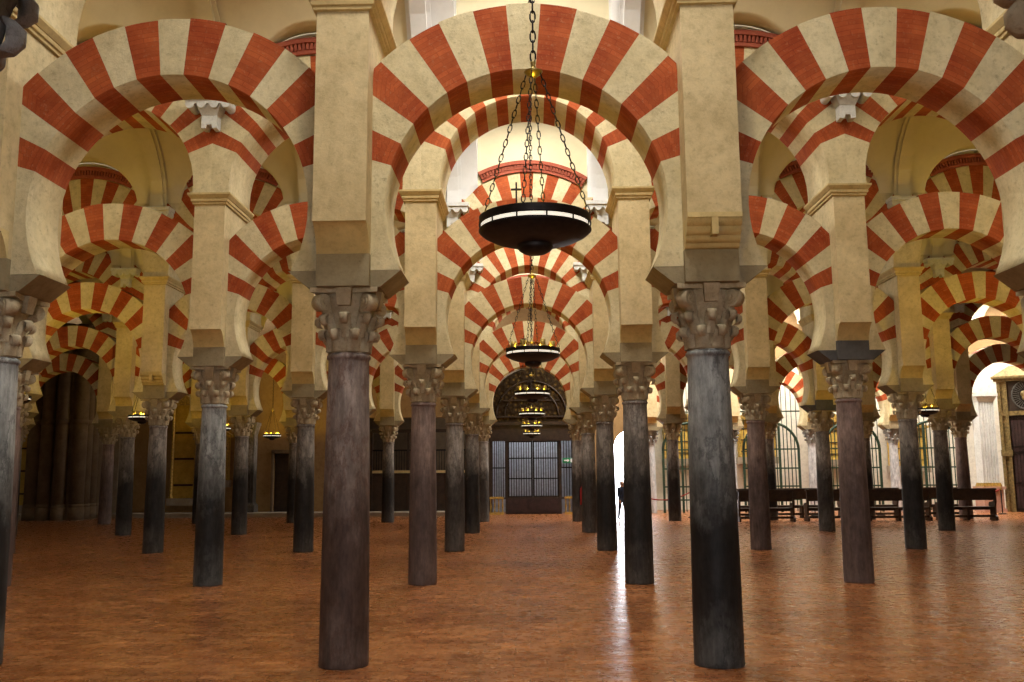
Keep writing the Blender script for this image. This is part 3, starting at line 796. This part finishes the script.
def pilaster(x, y, h, r, lab, mat, z0=.16, cap=None):
    t = thing('pilaster', lab, 'pilaster', (x, y, z0))
    mb = MB(); mb.box(-r * 1.35, r * 1.35, -r * 1.35, r * 1.35, 0, .3); mb.frustum((-r * 1.25, r * 1.25, -r * 1.25, r * 1.25), (-r, r, -r, r), .3, .4); mb.build('plinth', mat, t)
    mb = MB(); mb.box(-r, r, -r, r, .4, h - .5); mb.box(-r * .6, r * .6, -r - .03, -r, .6, h - .8); mb.build('pilaster_shaft', mat, t)
    mb = MB(); mb.frustum((-r, r, -r, r), (-r * 1.4, r * 1.4, -r * 1.4, r * 1.4), h - .5, h - .12); mb.box(-r * 1.5, r * 1.5, -r * 1.5, r * 1.5, h - .12, h); mb.build('pilaster_capital', cap or mat, t)
pilaster(-11.9, YB - .3, 3.75, .24, 'grey stone pilaster left of the dark doorway on the back wall', M['sh_grey'])
pilaster(-17.5, YB - .4, 4.1, .20, 'pale stone pilaster just right of the great brown pier', M['step'])
def altarpiece(x, w, z0, z1, lab, y=YB - .12, rails=True):
    t = thing('altarpiece', lab, 'altarpiece', (x, y, z0))
    h = z1 - z0
    mb = MB(); mb.box(-w / 2, w / 2, -.04, .1, 0, h - .3); mb.build('panel', M['yellow'], t)
    for sx in (-1, 1):
        mb = MB(); mb.lathe([(.07, 0), (.09, .05), (.06, .12), (.06, h * .45), (.075, h * .47), (.055, h * .5), (.055, h - .5), (.08, h - .42), (.1, h - .3)], 14, (sx * (w / 2 - .05), -.12)); mb.build('gilded_column', M['gold'], t)
    mb = MB(); mb.box(-w / 2 - .1, w / 2 + .1, -.24, .1, h - .3, h - .2); mb.prism([(-w / 2 - .1, h - .2), (w / 2 + .1, h - .2), (0, h + .12)], 'y', -.2, .1); mb.build('pediment', M['gold'], t)
    mb = MB(); mb.box(-w / 2 - .08, w / 2 + .08, -.25, .1, -.3, 0); mb.build('altar_base', M['step'], t)
    for k in range(3):
        mb = MB(); mb.box(-w / 2 + .12, w / 2 - .12, -.07, -.04, h * (.12 + .26 * k), h * (.14 + .26 * k)); mb.build('panel_moulding', M['wooddark'], t)
altarpiece(-14.75, 1.1, .75, 5.0, 'tall gilded altarpiece on the back wall right of the pale pilaster')
altarpiece(-21.5, 1.0, .5, 4.2, 'gilded altarpiece at the far left end of the back wall')
altarpiece(-13.2, .75, 1.5, 3.6, 'small gilded altarpiece beside the grey pilaster on the back wall')
t = thing('compound_pier', 'massive brown compound stone pier at the back left', 'pier', (-18.85, YB - 2.2, 0))
def blob(sc, z0, z1, mb):
    # clustered section: a square core with round shafts
    mb.box(-.85 * sc, .85 * sc, -.85 * sc, .85 * sc, z0, z1)
    for (x, y, r) in ((-.9, -.75, .28), (-.3, -.95, .24), (.3, -.95, .24), (.9, -.75, .28), (.95, -.25, .22), (.95, .3, .22), (-.95, -.25, .22), (-.95, .3, .22), (.85, .8, .28), (-.85, .8, .28)):
        mb.lathe([(r * sc, z0), (r * sc, z1)], 16, (x, y))
mb = MB(); blob(1, .6, 7.8, mb); mb.build('clustered_shaft', M['pierbrown'], t)
mb = MB(); blob(1.12, 0, .5, mb); blob(1.06, .5, .62, mb); mb.build('plinth', M['pierbrown'], t)
mb = MB(); blob(1.1, 3.75, 3.95, mb); mb.build('band', M['pierbrown'], t)

# ------------------------------------------------------------------ right back: chapel arcade with green gates
for k in range(1, 5):
    column(6, k, YB, 'sh_white', 2, 'g')
    p = obj('pier', PIER, None, (colx(k), YB, 0))
    tag(p, 'cream pier on the back arcade column %s' % kpos(k), 'pier', 'piers of the back arcade')
    obj('roll_corbel', ROLL[0], p); obj('cornice', CORN, p)
for b in range(2, 6):
    a = obj('horseshoe_arch', LOW[b % 4], None, (bayx(b), YB, 0))
    tag(a, 'sunlit red-and-cream horseshoe arch over the green gate, %s' % bpos(b), 'arch', 'arches of the back arcade')
    t = thing('chapel_gate', 'tall green iron chapel gate with an arched top, %s' % bpos(b), 'gate', (bayx(b), YB + .12, 0), 0, 'green chapel gates')
    W2 = 1.16
    arc = lambda x, r=W2, z0=2.6: z0 + math.sqrt(max(0, r * r - x * x))
    mb = MB()
    for sx in (-W2, -.36, .36, W2): mb.box(sx - .045, sx + .045, -.04, .04, 0, arc(min(abs(sx), W2 - .001)))
    for z in (.5, 1.05, 1.8, 2.6): mb.box(-W2, W2, -.03, .03, z, z + .06)
    mb.tube([(W2 * math.cos(PI * i / 24), 0, 2.6 + W2 * math.sin(PI * i / 24)) for i in range(25)], .06, 6)
    mb.build('frame', M['green'], t)
    mb = MB(); bars(mb, -W2, W2, 0, .05, lambda x: arc(x), .15, .019); mb.build('grille', M['green'], t)
    mb = MB()
    n = 11
    for i in range(n + 1):
        x = -1.12 + 2.24 * i / n
        z0 = arc(x) if abs(x) < W2 else 2.6
        zt = 4.22 + math.sqrt(max(0, 1.3 ** 2 - x * x))
        mb.box(x - .013, x + .013, -.012, .012, z0, zt)
    mb.box(-1.28, 1.28, -.02, .02, 4.2, 4.26)
    mb.build('top_grille', M['green'], t)
for b, zz in ((2, 2.3), (3, 2.35), (4, 2.2), (5, 1.9)):
    altarpiece(bayx(b) + .15, 1.7, zz, zz + 2.0, 'yellow gilded altarpiece behind the green gate, %s' % bpos(b), YB + 3.2)

# ------------------------------------------------------------------ pews and rope barrier
def pew(x, y, rz, L, lab):
    t = thing('pew', lab, 'bench', (x, y, 0), rz, 'dark wooden pews')
    for sx in (-L / 2, L / 2 - .06):
        mb = MB()
        mb.prism([(-.30, 0), (.22, 0), (.24, .12), (.12, .2), (.14, .45), (.20, .62), (.17, 1.02), (.11, 1.06), (.06, .64), (-.24, .60), (-.28, .5), (-.2, .4), (-.2, .15)], 'x', sx, sx + .06)
        mb.build('bench_end', M['wooddark'], t)
    mb = MB(); mb.box(-L / 2 + .06, L / 2 - .06, -.26, .12, .42, .46); mb.box(-L / 2 + .06, L / 2 - .06, -.24, -.2, .34, .42); mb.build('seat', M['wooddark'], t)
    mb = MB(); mb.box(-L / 2 + .06, L / 2 - .06, .1, .14, .68, 1.02); mb.box(-L / 2 - .03, L / 2 + .03, .06, .18, 1.02, 1.08); mb.build('backrest', M['wooddark'], t)
    mb = MB(); mb.box(-L / 2 + .06, L / 2 - .06, .05, .1, .1, .18); mb.build('stretcher', M['wooddark'], t)
    mb = MB(); mb.box(-.04, .04, -.2, .14, 0, .44); mb.build('leg', M['wooddark'], t)
pews = [(8.05, 32.3, 1.9), (10.3, 32.4, 1.7), (12.55, 32.3, 2.1), (14.95, 32.5, 1.9), (7.6, 34.6, 2.0), (10.0, 34.8, 2.1), (12.4, 34.7, 2.1), (14.9, 34.8, 2.2)]
for i, (x, y, L) in enumerate(pews):
    r = 'front' if i < 4 else 'rear'
    pew(x, y, PI, L, 'dark wooden pew in the %s row at the back right, %s from the central aisle' % (r, ['first', 'second', 'third', 'fourth'][i % 4]))
posts = [(3.9, 35.6), (6.05, 35.4), (8.3, 35.9), (10.9, 36.2), (13.4, 36.2), (16.0, 36.6), (18.2, 36.6)]
PN = ['first', 'second', 'third', 'fourth', 'fifth', 'sixth', 'last']
for i, (x, y) in enumerate(posts):
    t = thing('rope_post', 'dark rope barrier post, %s from the daylight door' % PN[i], 'post', (x, y, 0), 0, 'rope barrier posts')
    mb = MB(); mb.lathe([(.16, 0), (.16, .02), (.12, .04), (.03, .05)], 20); mb.build('base', M['iron'], t)
    mb = MB(); mb.lathe([(.02, .04), (.02, .95)], 12); mb.build('pole', M['iron'], t)
    mb = MB(); mb.lathe([(.02, .93), (.045, .95), (.03, .98), (.035, 1.01), (.01, 1.04)], 12); mb.build('finial', M['brass'], t)
for i in range(len(posts) - 1):
    (xa, ya), (xb, yb) = posts[i], posts[i + 1]
    pts = [(xa + (xb - xa) * q / 14, ya + (yb - ya) * q / 14, .96 - .30 * (1 - (2 * q / 14 - 1) ** 2)) for q in range(15)]
    mb = MB(); mb.tube(pts, .022, 8)
    o = mb.build('barrier_rope', M['rope']); tag(o, 'red barrier rope sagging between the %s and %s posts' % (PN[i], PN[i + 1]), 'rope', 'red barrier ropes')

# ------------------------------------------------------------------ far right: fluted pilaster and choir screen
t = thing('fluted_pilaster', 'white fluted pilaster on a pink marble pedestal at the back right', 'pilaster', (18.92, YB - .45, 0))
mb = MB(); mb.box(-.46, .46, -.46, .4, 0, .12); mb.box(-.4, .4, -.4, .4, .12, .9); mb.box(-.47, .47, -.47, .4, .9, 1.02); mb.build('pedestal', M['pinkmarble'], t)
mb = MB()
poly = [(.32, .3), (-.32, .3)]
n = 6; wf = .64 / n
for i in range(n):
    x0 = -.32 + i * wf
    poly.append((x0, -.30)); poly.append((x0 + wf * .2, -.30))
    for q in range(0, 6):
        a = PI * q / 5; poly.append((x0 + wf * .6 - wf * .4 * math.cos(a), -.30 + .045 * math.sin(a)))
poly.append((.32, -.30))
mb.prism(poly, 'z', 1.17, 4.5); mb.build('fluted_shaft', M['white'], t)
mb = MB(); mb.box(-.37, .37, -.36, .35, 1.02, 1.1); mb.box(-.35, .35, -.33, .33, 1.1, 1.17); mb.build('shaft_base', M['gold'], t)
mb = MB(); mb.frustum((-.33, .33, -.31, .3), (-.42, .42, -.4, .35), 4.5, 4.72); mb.box(-.45, .45, -.43, .35, 4.72, 4.84); mb.build('pilaster_capital', M['white'], t)
t = thing('choir_screen', 'dark wooden choir gate with gilded frame and round silver medallion', 'screen', (19.42, YB - .75, 0), rad(-30))
Wd = 3.3
mb = MB(); mb.box(0, Wd, 0, .1, 0, 3.95)
for i in range(4):
    for z0, z1 in ((.15, 1.05), (1.2, 2.3), (2.45, 3.7)):
        x0 = .42 + i * .7; mb.box(x0, x0 + .56, -.03, 0, z0, z1)
mb.build('panel', M['woodred'], t)
mb = MB()
for i in range(24): mb.box(.40 + i * .12, .415 + i * .12, -.06, -.035, .1, 3.9)
for z in (.1, 1.12, 2.38, 2.62, 3.8): mb.box(.35, Wd, -.06, -.03, z, z + .03)
mb.build('grille', M['iron'], t)
mb = MB(); mb.box(0, .12, -.1, .12, 0, 5.35); mb.box(.26, .36, -.12, .12, 0, 5.35); mb.box(0, Wd, -.1, .1, 3.9, 4.08); mb.box(.12, .26, -.02, .05, 0, 5.35); mb.box(-.02, .4, -.16, .1, 2.25, 2.5); mb.build('gilded_frame', M['oldgold'], t)
mb = MB(); mb.box(.36, Wd, 0, .1, 4.08, 5.35); mb.build('frieze', M['wooddark'], t)
mb = MB(); mb.box(-.1, Wd, -.2, .12, 5.32, 5.42); mb.box(-.18, Wd, -.3, .12, 5.42, 5.52)
mb.frustum((-.14, Wd, -.26, .12), (.5, Wd - .5, -.02, .1), 5.52, 5.95); mb.build('cornice', M['oldgold'], t)
md = MB(); cxm, czm = 1.12, 4.72
ring = [(.60 * math.cos(2 * PI * i / 40), .60 * math.sin(2 * PI * i / 40)) for i in range(40)]
md.prism([(cxm + a, czm + b) for a, b in ring], 'y', -.05, 0)
mo = md.build('medallion', M['iron'], t)
mb = MB()
for i in range(36):
    a = 2 * PI * i / 36; ca, sa = math.cos(a), math.sin(a)
    p = [(cxm + ca * r - sa * w, czm + sa * r + ca * w) for r, w in ((.32, -.009), (.56, -.014), (.56, .014), (.32, .009))]
    mb.prism(p, 'y', -.075, -.045)
mb.tube([(cxm + .59 * math.cos(2 * PI * i / 40), -.05, czm + .59 * math.sin(2 * PI * i / 40)) for i in range(40)], .035, 6, 0, True, True)
mb.build('medallion_rays', M['silver'], mo)
mb = MB()
for (dx, dz, r) in ((0, 0, .2), (-.15, .06, .13), (.15, .06, .13), (-.12, -.1, .11), (.12, -.1, .11), (0, .17, .12), (0, -.17, .1)):
    pr = []
    for q in range(6): pr.append((r * math.cos(PI / 2 * q / 5), r * math.sin(PI / 2 * q / 5) * .5))
    rings = [[mb.vert((cxm + dx + rr * math.cos(2 * PI * j / 14), -.05 - hh, czm + dz + rr * math.sin(2 * PI * j / 14))) for j in range(14)] for rr, hh in pr]
    for A, B2 in zip(rings, rings[1:]):
        for j in range(14): mb.face((A[j], A[(j + 1) % 14], B2[(j + 1) % 14], B2[j]), 0, True)
mb.build('medallion_boss', M['oldgold'], mo)

# ------------------------------------------------------------------ the small figure in the daylight door
def person(loc, rz, h):
    s = h / 1.70
    V, E, Rr = [], [], []
    def add(p, r, par=None):
        V.append(Vector(p) * s); Rr.append(r * s * (1.14 if r > .04 else 1.0))
        if par is not None: E.append((par, len(V) - 1))
        return len(V) - 1
    pel = add((0, 0, .92), .125)
    ab = add((0, 0, 1.05), .115, pel); ch = add((0, .005, 1.25), .135, ab); sh = add((0, .01, 1.37), .10, ch); nk = add((0, 0, 1.45), .05, sh)
    hd = add((0, -.02, 1.55), .078, nk); hd2 = add((0, -.015, 1.62), .085, hd); top = add((0, -.005, 1.67), .06, hd2)
    add((0, -.112, 1.565), .012, hd)
    for sx in (-1, 1):
        add((sx * .085, 0, 1.575), .012, hd)
        hip = add((sx * .09, 0, .86), .095, pel); st = .13 * sx
        kn = add((sx * .10, -.02 - st * .6, .48), .062, hip); an = add((sx * .10, .02 - st, .09), .042, kn)
        fo = add((sx * .10, -.09 - st, .04), .036, an); add((sx * .105, -.16 - st, .03), .028, fo)
        so = add((sx * .17, .01, 1.36), .062, sh); el = add((sx * .22, .03 + st * .5, 1.10), .044, so); wr = add((sx * .23, -.06 + st * .8, .88), .03, el)
        pa = add((sx * .23, -.075 + st * .8, .82), .034, wr)
        for q, (dy, L) in enumerate(((-.03, .07), (-.01, .085), (.01, .08), (.03, .065))):
            f1 = add((sx * .228, -.08 + st * .8 + dy, .775), .0095, pa); add((sx * .22, -.085 + st * .8 + dy, .775 - L), .0075, f1)
        t1 = add((sx * .215, -.115 + st * .8, .82), .010, pa); add((sx * .205, -.13 + st * .8, .775), .008, t1)
    me = bpy.data.meshes.new('person'); me.from_pydata(V, E, []); o = obj('person_source', me)
    md = o.modifiers.new('s', 'SKIN'); sv = me.skin_vertices[0].data
    for i, r in enumerate(Rr): sv[i].radius = (r, r)
    sv[0].use_root = True
    o.modifiers.new('d', 'SUBSURF').levels = 1
    dg = bpy.context.evaluated_depsgraph_get(); dg.update()
    nm = bpy.data.meshes.new_from_object(o.evaluated_get(dg)); bpy.data.objects.remove(o); nm.name = 'person'
    nm.materials.clear()
    for k in ('skin', 'jacket', 'jeans', 'shoe'): nm.materials.append(M[k])
    for p in nm.polygons:
        z = p.center.z / s; ax = abs(p.center.x / s)
        p.material_index = 3 if z < .10 else 0 if (z > 1.42 or (ax > .18 and z < .89)) else 1 if (z > .95 or ax > .185) else 2
        p.use_smooth = True
    o = obj('person', nm, None, loc, rz)
    tag(o, 'small person in a dark jacket standing in the bright doorway', 'person')
    mb = MB()
    prof = [(.098 * math.cos(rad(a)), 1.60 + .105 * math.sin(rad(a))) for a in (-12, 10, 30, 50, 70, 88)]
    mb.lathe([(r * s, z * s) for r, z in prof], 16, (0, .012 * s)); hr = mb.build('hair', M['hair'], o)
    mb = MB()
    for sx in (-1, 1): mb.lathe([(.004 * s, 1.578 * s), (.010 * s, 1.583 * s), (.004 * s, 1.590 * s)], 8, (sx * .032 * s, -.093 * s))
    mb.build('eyes', M['hair'], o)
    mb = MB(); mb.box(-.022 * s, .022 * s, -.096 * s, -.088 * s, 1.525 * s, 1.531 * s); mb.build('mouth', M['rope'], o)
person((3.31, 34.0, 0), .5, 1.40)

# ------------------------------------------------------------------ camera
F, YAW, PIT, ROL, CX, HC, X0 = 921.808, .0229851, .1420002, -.00732984, 508.62, 1.72056, .0212
cy, sy = math.cos(YAW), math.sin(YAW); cp, sp = math.cos(PIT), math.sin(PIT); cr, sr = math.cos(ROL), math.sin(ROL)
fw = Vector((-sy * cp, cy * cp, sp)); r0 = Vector((cy, sy, 0)); u0 = r0.cross(fw)
rr_ = r0 * cr + u0 * sr; uu_ = -r0 * sr + u0 * cr
cam = bpy.data.cameras.new('camera'); cam.sensor_width = 36; cam.lens = F / 1024 * 36
cam.shift_x = (512 - CX) / 1024; cam.clip_start = .05; cam.clip_end = 300
co = bpy.data.objects.new('camera', cam); C.objects.link(co)
co.matrix_world = Matrix(((rr_.x, uu_.x, -fw.x, X0), (rr_.y, uu_.y, -fw.y, 0), (rr_.z, uu_.z, -fw.z, HC), (0, 0, 0, 1)))
bpy.context.scene.camera = co

# ------------------------------------------------------------------ light
w = bpy.data.worlds.new('daylight'); bpy.context.scene.world = w; w.use_nodes = True
bg = w.node_tree.nodes['Background']; bg.inputs[0].default_value = (.94, .97, 1.06, 1); bg.inputs[1].default_value = 2.5
wt = w.node_tree; tcw = wt.nodes.new('ShaderNodeTexCoord'); sxw = wt.nodes.new('ShaderNodeSeparateXYZ'); mrw = wt.nodes.new('ShaderNodeMapRange')
wt.links.new(tcw.outputs['Generated'], sxw.inputs[0]); wt.links.new(sxw.outputs['Y'], mrw.inputs['Value'])
mrw.inputs['From Min'].default_value = .2; mrw.inputs['From Max'].default_value = .9; mrw.inputs['To Min'].default_value = 3.6; mrw.inputs['To Max'].default_value = 16
wt.links.new(mrw.outputs[0], bg.inputs[1])
def area(name, loc, rot, sx, sy_, power, col=(1, .96, .9)):
    l = bpy.data.lights.new(name, 'AREA'); l.shape = 'RECTANGLE'; l.size = sx; l.size_y = sy_; l.energy = power; l.color = col
    o = bpy.data.objects.new(name, l); C.objects.link(o); o.location = loc; o.rotation_euler = rot; return o
def point(name, loc, power, col=(1, .72, .4), r=.12):
    l = bpy.data.lights.new(name, 'POINT'); l.energy = power; l.color = col; l.shadow_soft_size = r
    o = bpy.data.objects.new(name, l); C.objects.link(o); o.location = loc; return o
area('chapel_light', (14.4, YB + 1.0, 8.2), (rad(20), 0, 0), 18, .8, 1500)
area('passage_light', (0, YB + 1.0, 6.2), (rad(20), 0, 0), 2.6, .8, 170, (.85, .92, 1))
for x, y in LAMPS:
    point('lamp_light', (x, y, 3.217 + .058), 44 if x > -1 and x < 1 else 165, (1, .68, .07), .045)

sc = bpy.context.scene
sc.view_settings.view_transform = 'Standard'; sc.view_settings.look = 'None'
sc.view_settings.gamma = 1; sc.view_settings.use_curve_mapping = False; sc.view_settings.exposure = -.13
sc.cycles.use_denoising = True
sc.cycles.max_bounces = 6; sc.cycles.diffuse_bounces = 1; sc.cycles.glossy_bounces = 3
